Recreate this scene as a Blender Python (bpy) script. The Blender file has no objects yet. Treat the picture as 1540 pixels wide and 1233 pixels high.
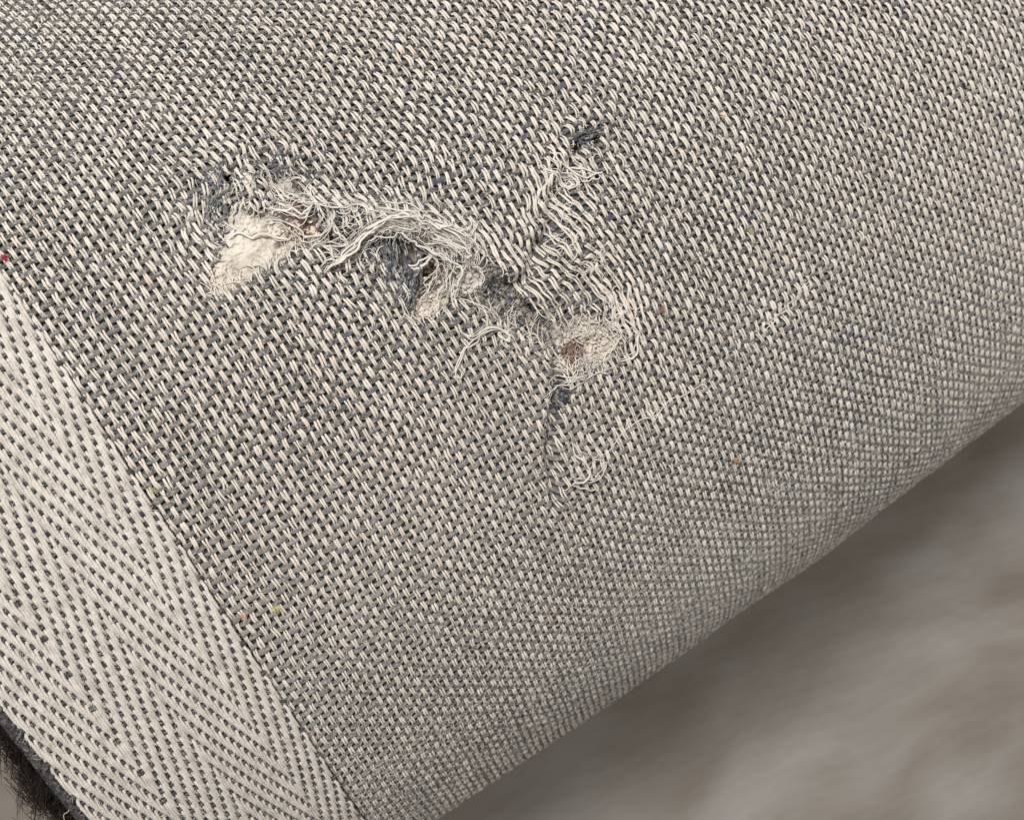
import bpy, math
import numpy as np
from mathutils import Matrix, Vector

# ---------------------------------------------------------------- scene, camera, light
scene = bpy.context.scene
MM = 0.001
def rotm(r):
    r = np.array(r, float); th = np.linalg.norm(r); k = r/th
    K = np.array([[0,-k[2],k[1]],[k[2],0,-k[0]],[-k[1],k[0],0]])
    return np.eye(3)+math.sin(th)*K+(1-math.cos(th))*K@K
FPX = math.exp(7.551882)                                   # focal length in pixels of a 1540 px wide picture
RC = rotm([0.125737,-0.315552,-0.284836]); P0 = np.array([56.21713,-47.863715,218.732436])
FL = np.diag([1.,-1.,-1.])
ZB = 192.0                                                  # the roll's crest stands this many mm over the floor
CR = (FL@RC@FL).T
CP = (-(CR@(FL@P0)) + np.array([0,0,ZB]))*MM
cam_d = bpy.data.cameras.new('camera'); cam = bpy.data.objects.new('camera', cam_d)
scene.collection.objects.link(cam); scene.camera = cam
cam_d.sensor_width = 36.0; cam_d.lens = FPX/1540*36.0; cam_d.clip_start = 0.01; cam_d.clip_end = 20
M = Matrix([[*CR[0],CP[0]],[*CR[1],CP[1]],[*CR[2],CP[2]],[0,0,0,1]])
cam.matrix_world = M
cam_d.dof.use_dof = True; cam_d.dof.focus_distance = 0.196; cam_d.dof.aperture_fstop = 38.0

world = bpy.data.worlds.new('World'); scene.world = world; world.use_nodes = True
bg = world.node_tree.nodes['Background']
bg.inputs[0].default_value = (1.0,0.965,0.945,1); bg.inputs[1].default_value = 0.49
def area(name, loc, target, size, sy, power, col):
    d = bpy.data.lights.new(name,'AREA'); d.shape='RECTANGLE'; d.size=size; d.size_y=sy; d.energy=power; d.color=col
    o = bpy.data.objects.new(name,d); scene.collection.objects.link(o); o.location=loc
    o.rotation_euler = (Vector(target)-Vector(loc)).to_track_quat('-Z','Y').to_euler(); return o
area('window_light', (-0.55,0.80,1.42), (-0.05,0,0.15), 0.40, 0.36, 29.5, (1.0,0.99,0.985))
area('room_light', (0.9,-0.5,1.6), (0,0,0.1), 1.2, 1.2, 0.9, (1.0,0.90,0.85))
scene.view_settings.view_transform='Standard'; scene.view_settings.look='None'
scene.view_settings.exposure = 0.0; scene.view_settings.gamma = 1.0
scene.render.engine='CYCLES'

# ---------------------------------------------------------------- helpers
rng = np.random.default_rng(7)
TAB = rng.random((4,256,256)).astype(np.float64)*2-1
def vn(x, y, k=0):                                          # smooth value noise, -1..1
    x = np.asarray(x,float); y = np.asarray(y,float)
    xi = np.floor(x).astype(int); yi = np.floor(y).astype(int); fx = x-xi; fy = y-yi
    fx = fx*fx*(3-2*fx); fy = fy*fy*(3-2*fy); T = TAB[k]
    a=T[xi&255,yi&255]; b=T[(xi+1)&255,yi&255]; c=T[xi&255,(yi+1)&255]; d=T[(xi+1)&255,(yi+1)&255]
    return (a*(1-fx)+b*fx)*(1-fy)+(c*(1-fx)+d*fx)*fy
def inpoly(x, y, poly):
    r = np.zeros(np.shape(x), bool); n=len(poly)
    for i in range(n):
        x1,y1 = poly[i]; x2,y2 = poly[(i+1)%n]
        c = ((y1>y)!=(y2>y)) & (x < (x2-x1)*(y-y1)/((y2-y1) if y2!=y1 else 1e-9)+x1)
        r ^= c
    return r
def segdist(x, y, pts):
    d = np.full(np.shape(x), 1e9)
    if len(pts)==1: return np.hypot(x-pts[0][0], y-pts[0][1])
    for (x1,y1),(x2,y2) in zip(pts[:-1],pts[1:]):
        dx,dy=x2-x1,y2-y1; t=np.clip(((x-x1)*dx+(y-y1)*dy)/(dx*dx+dy*dy+1e-9),0,1)
        d=np.minimum(d,np.hypot(x-x1-t*dx,y-y1-t*dy))
    return d

class Geo:                                                  # collects tubes and sheets, links ONE mesh object
    def __init__(s): s.v=[]; s.f=[]; s.n=0
    def tube(s, P, r, k=5, up=None, flat=1.0):              # P (n,3) mm world, r scalar or (n,)
        n=len(P)
        if n<2: return
        T=np.gradient(P,axis=0); T/=np.linalg.norm(T,axis=1)[:,None]+1e-12
        if up is None: up=np.tile([0.3,0.2,1.0],(n,1))
        S=np.cross(T,up); S/=np.linalg.norm(S,axis=1)[:,None]+1e-9; U=np.cross(S,T)
        r=np.broadcast_to(r,(n,)); a=np.arange(k)*2*math.pi/k+math.pi/2
        V=P[:,None,:]+r[:,None,None]*(np.cos(a)[None,:,None]*S[:,None,:]+flat*np.sin(a)[None,:,None]*U[:,None,:])
        i=np.arange(n-1)[:,None]*k; j=np.arange(k)[None,:]; j2=(j+1)%k
        q=np.stack([i+j,i+j2,i+k+j2,i+k+j],-1).reshape(-1,4)+s.n
        s.v.append(V.reshape(-1,3)); s.f.append(q); s.n+=n*k
    def tubes(s, P, r, k=3):                                # P (m,n,3): many equal thin fibres at once, r (m,n)
        m,n,_=P.shape; T=np.gradient(P,axis=1); T/=np.linalg.norm(T,axis=2)[...,None]+1e-12
        S=np.cross(T,np.array([0.31,0.22,0.93])); S/=np.linalg.norm(S,axis=2)[...,None]+1e-9; U=np.cross(S,T)
        a=np.arange(k)*2*math.pi/k
        V=P[:,:,None,:]+r[:,:,None,None]*(np.cos(a)[:,None]*S[:,:,None,:]+np.sin(a)[:,None]*U[:,:,None,:])
        b=(np.arange(m)*n*k)[:,None,None]; i=(np.arange(n-1)*k)[None,:,None]; j=np.arange(k)[None,None,:]; j2=(j+1)%k
        q=np.stack([b+i+j,b+i+j2,b+i+k+j2,b+i+k+j],-1).reshape(-1,4)+s.n
        s.v.append(V.reshape(-1,3)); s.f.append(q); s.n+=m*n*k
    def grid(s, P, keep=None):                              # P (a,b,3)
        a,b,_=P.shape; i=np.arange(a-1)[:,None]*b; j=np.arange(b-1)[None,:]
        q=np.stack([i+j,i+j+1,i+b+j+1,i+b+j],-1)
        q=q[keep] if keep is not None else q.reshape(-1,4)
        s.v.append(P.reshape(-1,3)); s.f.append(q+s.n); s.n+=a*b
        return q
    def build(s, name, mat, parent=None, uv=None, smooth=True):
        V=np.concatenate(s.v)*MM; F=np.concatenate(s.f); me=bpy.data.meshes.new(name)
        me.vertices.add(len(V)); me.vertices.foreach_set('co',V.astype(np.float32).ravel())
        me.loops.add(F.size); me.loops.foreach_set('vertex_index',F.astype(np.int32).ravel())
        me.polygons.add(len(F)); me.polygons.foreach_set('loop_start',(np.arange(len(F))*F.shape[1]).astype(np.int32))
        me.polygons.foreach_set('loop_total',np.full(len(F),F.shape[1],np.int32))
        me.polygons.foreach_set('use_smooth',np.full(len(F),smooth,bool))
        if uv is not None:
            l=me.uv_layers.new(name='cloth_mm'); l.data.foreach_set('uv',uv[F.ravel()].astype(np.float32).ravel())
        me.update(); me.validate()
        if mat is not None: me.materials.append(mat)
        o=bpy.data.objects.new(name,me); scene.collection.objects.link(o)
        if parent is not None: o.parent=parent
        return o

# ---------------------------------------------------------------- the cloth's shape: a roll with its axis along world x
PSI=1.313277; CU=1.4; CV=1.4*math.exp(0.005236)
uh=np.array([math.cos(PSI),math.sin(PSI)]); vh=np.array([math.sin(PSI),-math.cos(PSI)])
BEND=(0.616506,1.000119,0.207434,-0.021827,0.93932)
ss=np.linspace(-112,118,700); dS=ss[1]-ss[0]
kap=np.interp(ss,np.linspace(-110,75,6),[0.963476,1.204323,1.77566,0.696314,0.991417,1.048275])/100
def cum(a): return np.concatenate([[0],np.cumsum((a[1:]+a[:-1])/2*dS)])
i0=np.searchsorted(ss,0); phi=cum(kap); phi-=phi[i0]
pX=cum(np.cos(phi)); pX-=pX[i0]; pZ=cum(np.sin(phi)); pZ-=pZ[i0]
def herm(p,q,tp,tq,n=200):
    L=np.hypot(*(np.array(q)-p))*1.35; t=np.linspace(0,1,n)[:,None]
    return (2*t**3-3*t**2+1)*p+(t**3-2*t*t+t)*L*np.array(tp)+(-2*t**3+3*t*t)*np.array(q)+(t**3-t*t)*L*np.array(tq)
bot=np.array([12.,ZB-8.])
A=herm(np.array([pX[-1],pZ[-1]]),bot,(math.cos(phi[-1]),math.sin(phi[-1])),(-1,0))
B=herm(bot,np.array([pX[0],pZ[0]]),(-1,0),(math.cos(phi[0]),math.sin(phi[0])))
prof=np.concatenate([B[:-1],np.stack([pX,pZ],1),A[1:]])
dl=np.hypot(*np.diff(prof,axis=0).T); sl=np.concatenate([[0],np.cumsum(dl)]); sl+= -sl[len(B)-1+i0]
tg=np.gradient(prof,axis=0)/np.gradient(sl)[:,None]; tg/=np.linalg.norm(tg,axis=1)[:,None]
SMIN,SMAX=sl[0],sl[-1]
def frame(al,s):
    X=np.interp(s,sl,prof[:,0]); Z=np.interp(s,sl,prof[:,1]); c=np.interp(s,sl,tg[:,0]); n=np.interp(s,sl,tg[:,1])
    m=np.hypot(c,n); return X,Z,c/m,n/m
def surf_as(al,s,h):                                        # h = height over the cloth, mm; returns world mm
    X,Z,c,n=frame(al,s); a=np.clip(al/100,-1.75,1.0); t=np.clip(s/100,-1.1,1.15)
    d=(BEND[0]*a*a+BEND[1]*a*t+BEND[2]*a**3+BEND[3]*a*a*t+BEND[4]*a*t*t)*10-h
    return np.stack([al,-(X-n*d),ZB-(Z+c*d)],-1)
def surf(u,v,h):
    u=np.asarray(u,float); v=np.asarray(v,float); return surf_as(u*uh[0]+v*vh[0],u*uh[1]+v*vh[1],h)
def normal(u,v):
    al=u*uh[0]+v*vh[0]; s=u*uh[1]+v*vh[1]; X,Z,c,n=frame(al,s)
    return np.stack([np.zeros_like(X),n,c],-1)
def project(P):                                             # used only to leave out what is far outside the frame
    q=(P*MM-CP)@CR; z=-q[...,2]; return 770+FPX*q[...,0]/z, 616.5-FPX*q[...,1]/z, z
def near_view(P,N,m=95):
    x,y,z=project(P); d=CP/MM-P; d/=np.linalg.norm(d,axis=-1)[...,None]
    return (x>-m)&(x<1540+m)&(y>-m)&(y<1233+m)&((d*N).sum(-1)>-0.25)

# ---------------------------------------------------------------- the tear, in cloth coordinates (mm along / across the pale yarns)
HOLES={
 'H1':[(-40.32,-95.66),(-40.38,-93.64),(-37.32,-92.83),(-36.52,-89.8),(-36.15,-87.07),(-33.34,-86.19),(-31.35,-84.31),(-28.45,-84.66),(-27.44,-86.72),(-28.78,-89.83),(-28.16,-92.93),(-28.62,-96.99),(-28.36,-100.65),(-28.78,-105.0),(-29.91,-106.49),(-31.89,-103.9),(-34.39,-101.92),(-36.78,-98.62)],
 'H1b':[(-41.72,-88.14),(-42.51,-85.76),(-40.68,-84.28),(-37.55,-84.06),(-34.59,-84.46),(-34.91,-86.06),(-37.6,-87.36),(-39.22,-88.97)],
 'H1c':[(-28.27,-84.77),(-26.04,-79.5),(-24.13,-75.17),(-20.93,-72.19),(-18.74,-73.28),(-19.16,-78.22),(-22.16,-81.27),(-23.62,-85.23),(-25.6,-87.14)],
 'H2':[(-20.06,-77.66),(-19.12,-73.29),(-15.8,-70.31),(-12.26,-67.39),(-9.97,-65.56),(-8.52,-67.31),(-9.51,-71.55),(-9.87,-73.86),(-8.68,-77.69),(-8.88,-80.94),(-11.29,-82.1),(-14.46,-79.59)],
 'H3':[(3.2,-60.5),(2.45,-58.77),(4.3,-56.06),(6.47,-53.88),(9.47,-52.08),(11.93,-54.02),(11.98,-56.74),(10.92,-59.56),(10.23,-62.41),(8.3,-63.25),(6.24,-61.36)],
 'H4':[(-21.31,-42.67),(-22.14,-40.54),(-21.34,-38.64),(-20.47,-40.26),(-20.53,-42.63)],
 'H6':[(11.85,-66.97),(12.11,-64.85),(14.39,-64.54),(15.51,-66.97),(13.63,-67.88)],
 'H7':[(-6.75,-67.45),(-4.7,-65.43),(-1.42,-64.72),(-2.09,-66.93),(-4.73,-68.24)],
}
PTS={
 'twistR':[(-3.88,-52.84)],
 'squashL':[(-41.94,-98.72)],
 'hook':[(-28.43,-67.55)],
 'pucker':[(-21.49,-40.96),(-18.03,-47.09),(-14.5,-51.87),(-11.08,-54.57),(-6.55,-61.78),(-7.3,-65.21)],
 'crease':[(1.07,-61.56),(9.52,-64.43),(15.27,-67.78),(21.98,-72.01),(30.04,-74.74)],
 'knot':[(26.98,-66.58)],
 'lip':[(-33.15,-84.16),(-28.19,-80.0),(-26.14,-73.93),(-21.41,-69.4),(-14.55,-66.02),(-6.18,-63.29)],
 'pull':[(28.58,-51.28),(26.21,-41.79),(24.26,-33.79),(22.69,-25.1),(19.67,-14.14)],
 'red':[(-49.67,-127.59)],
 'flecks':[(6.53,-22.92),(43.33,-41.02),(-52.56,-71.28),(17.55,-122.37),(4.99,26.84),(13.53,31.85),(-12.76,-18.14),(-53.66,-68.23),(-0.21,-69.03),(9.84,-43.37),(-8.5,-128.25),(15.7,-127.33),(39.82,-129.07)],
 'h3pale':[(5.26,-56.58)],
 'h1':[(-32.3,-95.32)],
 'dk':[(-44.16,-92.74),(-40.39,-84.45),(-23.52,-80.44),(14.21,-65.25),(-21.68,-40.17),(-8.13,-66.64)],
}
THREADS={
 'mop1':[(-24.43,-88.69),(-24.88,-84.45),(-25.93,-80.78),(-25.63,-77.31),(-24.52,-73.7),(-21.31,-70.71),(-18.44,-67.45),(-18.72,-64.5)],
 'mop2':[(-24.71,-87.92),(-24.51,-85.28),(-25.01,-81.95),(-25.51,-79.22),(-24.21,-76.35),(-21.91,-73.45),(-19.49,-71.82),(-16.44,-68.66),(-17.91,-66.51)],
 'mop3':[(-36.15,-87.07),(-32.44,-83.4),(-30.02,-78.86),(-26.67,-74.83),(-22.48,-71.24),(-18.8,-68.49),(-18.09,-65.77)],
 'mop4':[(-28.06,-77.65),(-25.77,-74.16),(-22.2,-71.41),(-18.16,-69.51),(-15.17,-68.17),(-12.7,-68.14)],
 'mop5':[(-24.84,-75.96),(-21.26,-74.46),(-17.86,-72.82),(-14.89,-70.86),(-11.96,-71.11),(-10.79,-73.32)],
 'mop6':[(-26.46,-85.89),(-26.89,-82.01),(-26.44,-77.43),(-23.99,-72.79),(-20.24,-69.49),(-15.9,-67.73),(-14.08,-68.83)],
 'loopa':[(-35.62,-92.11),(-32.98,-90.21),(-30.31,-89.48),(-28.73,-88.08),(-28.77,-86.26),(-30.33,-84.7),(-32.15,-84.18)],
 'loopb':[(-32.18,-82.96),(-29.82,-83.82),(-27.48,-84.06),(-26.04,-84.34),(-27.88,-86.21)],
 'loopc':[(-37.86,-87.79),(-35.63,-86.2),(-33.72,-86.19),(-33.32,-87.63),(-35.07,-89.51),(-36.83,-91.37)],
 'tail':[(-8.04,-71.79),(-5.56,-70.7),(-3.24,-71.4),(-2.4,-74.18),(-1.87,-76.01),(-0.69,-78.2),(0.82,-79.82),(1.49,-78.93),(0.4,-77.43)],
 'tail2':[(-4.74,-75.61),(-3.16,-74.63),(-2.78,-71.67),(-1.64,-69.12),(0.13,-68.45),(0.21,-69.78),(-1.36,-69.92),(-0.7,-68.37)],
 'tail3':[(-4.14,-65.11),(-3.49,-66.13),(-2.84,-67.14),(-1.27,-67.65)],
 'h2a':[(-20.93,-72.19),(-18.12,-73.28),(-17.83,-75.94),(-18.0,-77.69)],
 'h2b':[(-18.95,-71.53),(-15.24,-72.53),(-13.05,-75.09),(-12.05,-77.56)],
 'h2c':[(-18.53,-70.16),(-14.99,-71.05),(-12.7,-73.43),(-10.96,-75.72),(-9.41,-77.26)],
 'h2d':[(-14.72,-68.44),(-11.8,-67.66),(-10.32,-68.29),(-10.15,-70.54)],
 'bigedge':[(-35.5,-98.59),(-35.65,-96.76),(-34.63,-95.06),(-32.64,-92.77),(-30.97,-91.44)],
 'crs1':[(12.1,-65.5),(12.68,-61.8),(13.36,-58.12),(13.1,-55.96)],
 'crs2':[(12.34,-68.28),(12.28,-66.26),(11.73,-63.99),(12.9,-60.58),(10.31,-65.24),(11.31,-66.16)],
 'knot1':[(21.37,-67.69),(24.17,-67.63),(26.63,-67.11),(28.26,-68.92),(26.71,-70.14)],
 'knot2':[(23.05,-66.17),(25.29,-64.88),(27.86,-64.22),(29.36,-66.24),(27.92,-68.36)],
 'knot3':[(28.34,-71.95),(29.37,-68.99),(32.59,-66.89)],
 'knot4':[(24.88,-69.72),(27.21,-69.41),(28.67,-66.63),(28.61,-65.23),(27.66,-63.45)],
 'p1':[(-21.14,-50.41),(-18.94,-49.16),(-16.17,-48.23),(-16.08,-46.96)],
 'p2':[(-21.72,-48.09),(-18.49,-46.81),(-15.91,-44.42),(-14.79,-41.76)],
 'h3a':[(6.33,-50.44),(10.51,-49.89),(13.38,-51.61),(13.25,-54.0)],
 'h3b':[(6.09,-53.01),(9.45,-52.75),(10.81,-54.8),(10.56,-57.37)],
}
DARKT=[[(-24.9,-79),(-21.1,-79.5),(-17.7,-81),(-14.1,-81.5)],[(-23.2,-75.7),(-19.3,-76.3),(-16.3,-78.5),(-13.1,-80.4)],
 [(-20.2,-72.6),(-17.7,-75.7),(-14.8,-78.1),(-11.9,-80.4)],[(-24.4,-82.3),(-21.3,-81.8),(-18.4,-82.1)],[(-44.7,-94.7),(-42.5,-94.3),(-40.4,-96.2),(-38.2,-97.8)],
 [(-41.6,-87.9),(-41.6,-84.9),(-38.9,-83.6)],[(-9.5,-68),(-6.5,-66.2),(-3.5,-66),(-1,-67.2)],
 [(-46.5,-96),(-44,-95.5),(-41.5,-97.5),(-40,-99.5)],[(-45.5,-90.5),(-43.5,-88.5),(-42.8,-86)],[(-43.5,-97),(-40.5,-99),(-37.5,-100.5)],[(11.5,-66.5),(13.5,-66),(15.8,-66.5)],[(-22.5,-42.5),(-21.5,-40),(-20.8,-38.5)],[(-25.5,-77),(-22,-78),(-19,-79.5),(-16,-81)]]
TEARC=[(-41,-98),(-41,-88),(-33,-92),(-26,-82),(-22,-73),(-14,-72),(-5,-67),(2,-62),(6,-57)]
def tear_mask(u,v):                                         # 1 at the tear, 0 far from it
    d=segdist(u,v,TEARC); a=np.exp(-(d/7.5)**2)
    d2=np.minimum(segdist(u,v,PTS['pucker']),segdist(u,v,WEAR)); a=np.maximum(a,0.8*np.exp(-(d2/5.5)**2))
    d3=segdist(u,v,PTS['crease']); a=np.maximum(a,0.55*np.exp(-(d3/3.0)**2))
    a=np.maximum(a,0.75*np.exp(-((u-PTS['knot'][0][0])**2+(v-PTS['knot'][0][1])**2)/16))
    a=np.maximum(a,0.6*np.exp(-(segdist(u,v,PTS['pull'])/1.2)**2))
    return a
HOLES['HG']=[(-11.42,-66.36),(-7.48,-64.8),(-4.04,-64.2),(0.01,-63.2),(3.77,-61.2),(5.88,-61.96),(3.14,-63.9),(-0.78,-66.1),(-4.25,-68.4),(-7.77,-70.3),(-9.79,-70.76)]; HOLES['HL']=[(-32.04,-84.84),(-29.56,-83.38),(-27.23,-83.01),(-26.2,-85.45),(-27.44,-86.72)]; HOLES['H8']=[(-45.6,-94.6),(-44.6,-92.6),(-42.9,-92.9),(-42.6,-94.6),(-44.0,-95.6)]; HOLES['H9']=[(-10.4,-67.6),(-9.0,-65.9),(-7.4,-66.0),(-7.2,-67.6),(-8.6,-68.6)]
for _n,_g in (('H4',1.9),('H6',1.15),('H3',1.22),('H7',1.0),('HG',1.4),('H1c',1.08)):
    _c=np.mean(HOLES[_n],0); HOLES[_n]=[(_c[0]+(a-_c[0])*_g,_c[1]+(b-_c[1])*_g) for a,b in HOLES[_n]]
def warp(u,v):                                              # how the yarns have shifted in the plane of the cloth
    m=tear_mask(u,v)
    du=0.16*vn(u/9,v/9,0)+0.07*vn(u/2.3,v/2.3,1)+m*(0.85*vn(u/3.2+9,v/3.2,2)+0.42*vn(u/1.25,v/1.5,3))
    dv=0.16*vn(u/9+50,v/9,1)+0.07*vn(u/2.3,v/2.3+40,2)+m*(0.85*vn(u/3.2,v/3.2+77,3)+0.42*vn(u/1.25,v/1.5+9,0))
    for (cu_,cv_,sg,ang) in ((-4,-53,9,0.42),(-28.4,-67,7,-0.30),(-42,-98,6,-0.35),(-12,-50,6,0.25),(9,-62,5,0.2)):
        x=u-cu_; y=v-cv_; w=np.exp(-(x*x+y*y)/(sg*sg)); a=ang*w
        du=du+x*(np.cos(a)-1)-y*np.sin(a); dv=dv+x*np.sin(a)+y*(np.cos(a)-1)
    return u+du, v+dv
WEAR=[(-19.4,-46.2),(-15.2,-50.8),(-9.1,-51.1),(-3.9,-52.8),(1.7,-52),(8.6,-51)]
UPLIP=[(-33,-84.5),(-30.3,-81.1),(-28.2,-77.5),(-25.8,-74.2),(-22.8,-71.1),(-19.4,-68.1),(-15.7,-65.9),(-11.6,-64.6),(-8,-62.6),(-4,-61),(0.4,-59.6)]
CREASE=[(8.2,-63.4),(12.5,-66),(15.1,-68.1),(20.9,-71.5),(30,-74.8)]
PULLA=[(27.6,-66.3),(25,-58.9),(25.1,-53.3),(25,-47.5),(25.5,-41.2)]; PULLB=[(22.9,-28.5),(22.2,-25.4),(21.2,-20.8),(20,-15.5)]
def wear(u,v):                                              # where the charcoal yarns are rubbed thin and the pale ones spread
    w=np.exp(-(segdist(u,v,WEAR)/5.6)**2)*np.clip(0.9+0.6*vn(u/2.5,v/2.5,1),0,1)
    w=np.maximum(w,0.8*np.exp(-(segdist(u,v,UPLIP)/2.6)**2)); w=np.maximum(w,0.95*np.exp(-(segdist(u,v,PULLA)/2.3)**2)*np.clip(0.8+0.9*vn(u/1.6,v/1.6,2),0,1))
    w=np.maximum(w,1.0*np.exp(-(segdist(u,v,PULLB)/1.2)**2)); w=np.maximum(w,0.7*np.exp(-((u-27)**2+(v+67.5)**2)/9))
    return w
def relief(u,v):
    m=tear_mask(u,v)
    h=0.5*vn(u/22,v/22,0)+m*(1.05*vn(u/3.3,v/3.3+5,1)+0.4*vn(u/1.3,v/1.3,2))
    h=h+2.1*np.exp(-(segdist(u,v,UPLIP)/2.3)**2)+0.7*np.exp(-(segdist(u,v,WEAR)/3.5)**2)+0.9*np.exp(-((u+46)**2+(v+93)**2)/30)
    h=h-2.0*np.exp(-(segdist(u,v,PTS['pucker'])/1.3)**2)-2.0*np.exp(-(segdist(u,v,CREASE)/0.9)**2)+0.8*np.exp(-((segdist(u,v-2.2,CREASE))/1.6)**2)
    h=h+0.9*np.exp(-((u-PTS['knot'][0][0])**2+(v-PTS['knot'][0][1])**2)/10)+0.8*np.exp(-((u+6)**2+(v+55)**2)/60)
    for q in ((-44.2,-92.7),(-40.4,-84.4),(14.2,-65.3),(-21.7,-40.2),(-8.1,-66.6),(-42.5,-97.5)):
        h=h-1.1*np.exp(-((u-q[0])**2+(v-q[1])**2)/2.6)
    return h
def hole(u,v,grow=0.0):
    uu=u+0.45*vn(u/0.9,v/0.9,1); vv=v+0.45*vn(u/0.9+31,v/0.9,2)
    r=np.zeros(np.shape(u),bool)
    for n,p in HOLES.items():
        if grow:
            c=np.mean(p,0); p=[(c[0]+(a-c[0])*(1+grow),c[1]+(b-c[1])*(1+grow)) for a,b in p]
        r|=inpoly(uu,vv,p)
    return r

# ---------------------------------------------------------------- materials (colour, grain and gloss only)
def mat(name, cols, scale=1500, rough=0.92, detail=4, bump=0.0, bscale=6000, sheen=0.0, rnd=0.0, second=None, fade=None):
    m=bpy.data.materials.new(name); m.use_nodes=True; nt=m.node_tree; N=nt.nodes; L=nt.links; b=N['Principled BSDF']
    b.inputs['Roughness'].default_value=rough; b.inputs['Specular IOR Level'].default_value=0.2
    if sheen: b.inputs['Sheen Weight'].default_value=sheen; b.inputs['Sheen Roughness'].default_value=0.6
    tc=N.new('ShaderNodeTexCoord'); no=N.new('ShaderNodeTexNoise'); no.inputs['Scale'].default_value=scale; no.inputs['Detail'].default_value=detail
    L.new(tc.outputs['Object'],no.inputs['Vector']); cr=N.new('ShaderNodeValToRGB'); el=cr.color_ramp.elements
    while len(el)<len(cols): el.new(0.5)
    for e,(p,c) in zip(el,cols): e.position=p; e.color=(*c,1)
    L.new(no.outputs['Fac'],cr.inputs['Fac']); col=cr.outputs['Color']
    for second in [q for q in (second,fade) if q]:                                              # (scale, lo, hi, colour, amount): a sparse tint
        n2=N.new('ShaderNodeTexNoise'); n2.inputs['Scale'].default_value=second[0]; n2.inputs['Detail'].default_value=2; L.new(tc.outputs['Object'],n2.inputs['Vector'])
        mr=N.new('ShaderNodeMapRange'); mr.inputs['From Min'].default_value=second[1]; mr.inputs['From Max'].default_value=second[2]; mr.inputs['To Max'].default_value=second[4]; L.new(n2.outputs['Fac'],mr.inputs['Value'])
        mx=N.new('ShaderNodeMix'); mx.data_type='RGBA'; L.new(mr.outputs[0],mx.inputs[0]); L.new(col,mx.inputs[6]); mx.inputs[7].default_value=(*second[3],1); col=mx.outputs[2]
    if rnd:
        oi=N.new('ShaderNodeObjectInfo'); mr=N.new('ShaderNodeMapRange'); mr.inputs['To Min'].default_value=1-rnd; mr.inputs['To Max'].default_value=1+rnd*0.6; L.new(oi.outputs['Random'],mr.inputs['Value'])
        mx=N.new('ShaderNodeMix'); mx.data_type='RGBA'; mx.blend_type='MULTIPLY'; mx.inputs[0].default_value=1; L.new(col,mx.inputs[6]); L.new(mr.outputs[0],mx.inputs[7]); col=mx.outputs[2]
    L.new(col,b.inputs['Base Color'])
    if bump:
        n3=N.new('ShaderNodeTexNoise'); n3.inputs['Scale'].default_value=bscale; n3.inputs['Detail'].default_value=3; L.new(tc.outputs['Object'],n3.inputs['Vector'])
        bp=N.new('ShaderNodeBump'); bp.inputs['Strength'].default_value=bump; bp.inputs['Distance'].default_value=0.0002; L.new(n3.outputs['Fac'],bp.inputs['Height']); L.new(bp.outputs[0],b.inputs['Normal'])
    return m
M_pale=mat('pale_cotton',[(0.25,(0.47,0.42,0.35)),(0.42,(0.615,0.565,0.485)),(0.52,(0.67,0.625,0.55)),(0.66,(0.64,0.56,0.475))],scale=420,detail=5,bump=0.6,rnd=0.07,sheen=0.15,second=(150,0.62,0.75,(0.62,0.50,0.37),0.5),fade=(16,0.45,0.65,(0.64,0.55,0.45),0.5))
M_dark=mat('charcoal_heather',[(0.30,(0.024,0.022,0.021)),(0.45,(0.078,0.073,0.068)),(0.57,(0.20,0.185,0.165)),(0.68,(0.46,0.43,0.39))],scale=2000,detail=3,bump=0.8,rnd=0.12,sheen=0.2,second=(180,0.6,0.72,(0.05,0.062,0.095),0.8),fade=(14,0.40,0.66,(0.27,0.25,0.225),0.6))
M_tape=mat('tape_cotton',[(0.3,(0.45,0.405,0.35)),(0.5,(0.575,0.525,0.46)),(0.7,(0.65,0.60,0.54))],scale=500,detail=5,bump=0.7,rnd=0.04,sheen=0.15,second=(60,0.6,0.8,(0.62,0.55,0.44),0.4))
M_weft=mat('tape_weft_charcoal',[(0.34,(0.028,0.027,0.028)),(0.55,(0.08,0.073,0.070)),(0.72,(0.22,0.20,0.18))],scale=2600,bump=0.8,rnd=0.15,second=(150,0.6,0.72,(0.03,0.035,0.08),0.6))
M_denim=mat('blue_charcoal_wool',[(0.32,(0.03,0.033,0.038)),(0.5,(0.085,0.09,0.10)),(0.62,(0.33,0.32,0.31))],scale=1500,bump=0.8,rnd=0.2)
M_fray=mat('frayed_cotton',[(0.3,(0.55,0.51,0.445)),(0.7,(0.68,0.64,0.57))],scale=500,rough=0.85,sheen=0.2)
M_fuzzl=mat('pale_fuzz',[(0.3,(0.50,0.48,0.42)),(0.7,(0.72,0.70,0.64))],scale=900)
M_fuzzd=mat('dark_fuzz',[(0.35,(0.03,0.031,0.036)),(0.55,(0.09,0.09,0.09)),(0.7,(0.28,0.265,0.24))],scale=900)
M_back=mat('backing_dark',[(0.3,(0.05,0.05,0.05)),(0.7,(0.13,0.125,0.115))],scale=1500)
M_fur=mat('brown_fleece',[(0.3,(0.010,0.007,0.005)),(0.7,(0.032,0.022,0.016))],scale=90,rnd=0.0)
M_core=mat('inner_felt',[(0.3,(0.03,0.03,0.033)),(0.7,(0.08,0.075,0.07))],scale=900)
M_crumbt=mat('tan_crumb',[(0.3,(0.50,0.41,0.32)),(0.6,(0.66,0.57,0.47))],scale=500,bump=0.6)
M_crumbr=mat('rusty_crumb',[(0.3,(0.08,0.045,0.035)),(0.6,(0.25,0.165,0.125)),(0.75,(0.45,0.35,0.29))],scale=900,bump=0.6)
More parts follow.
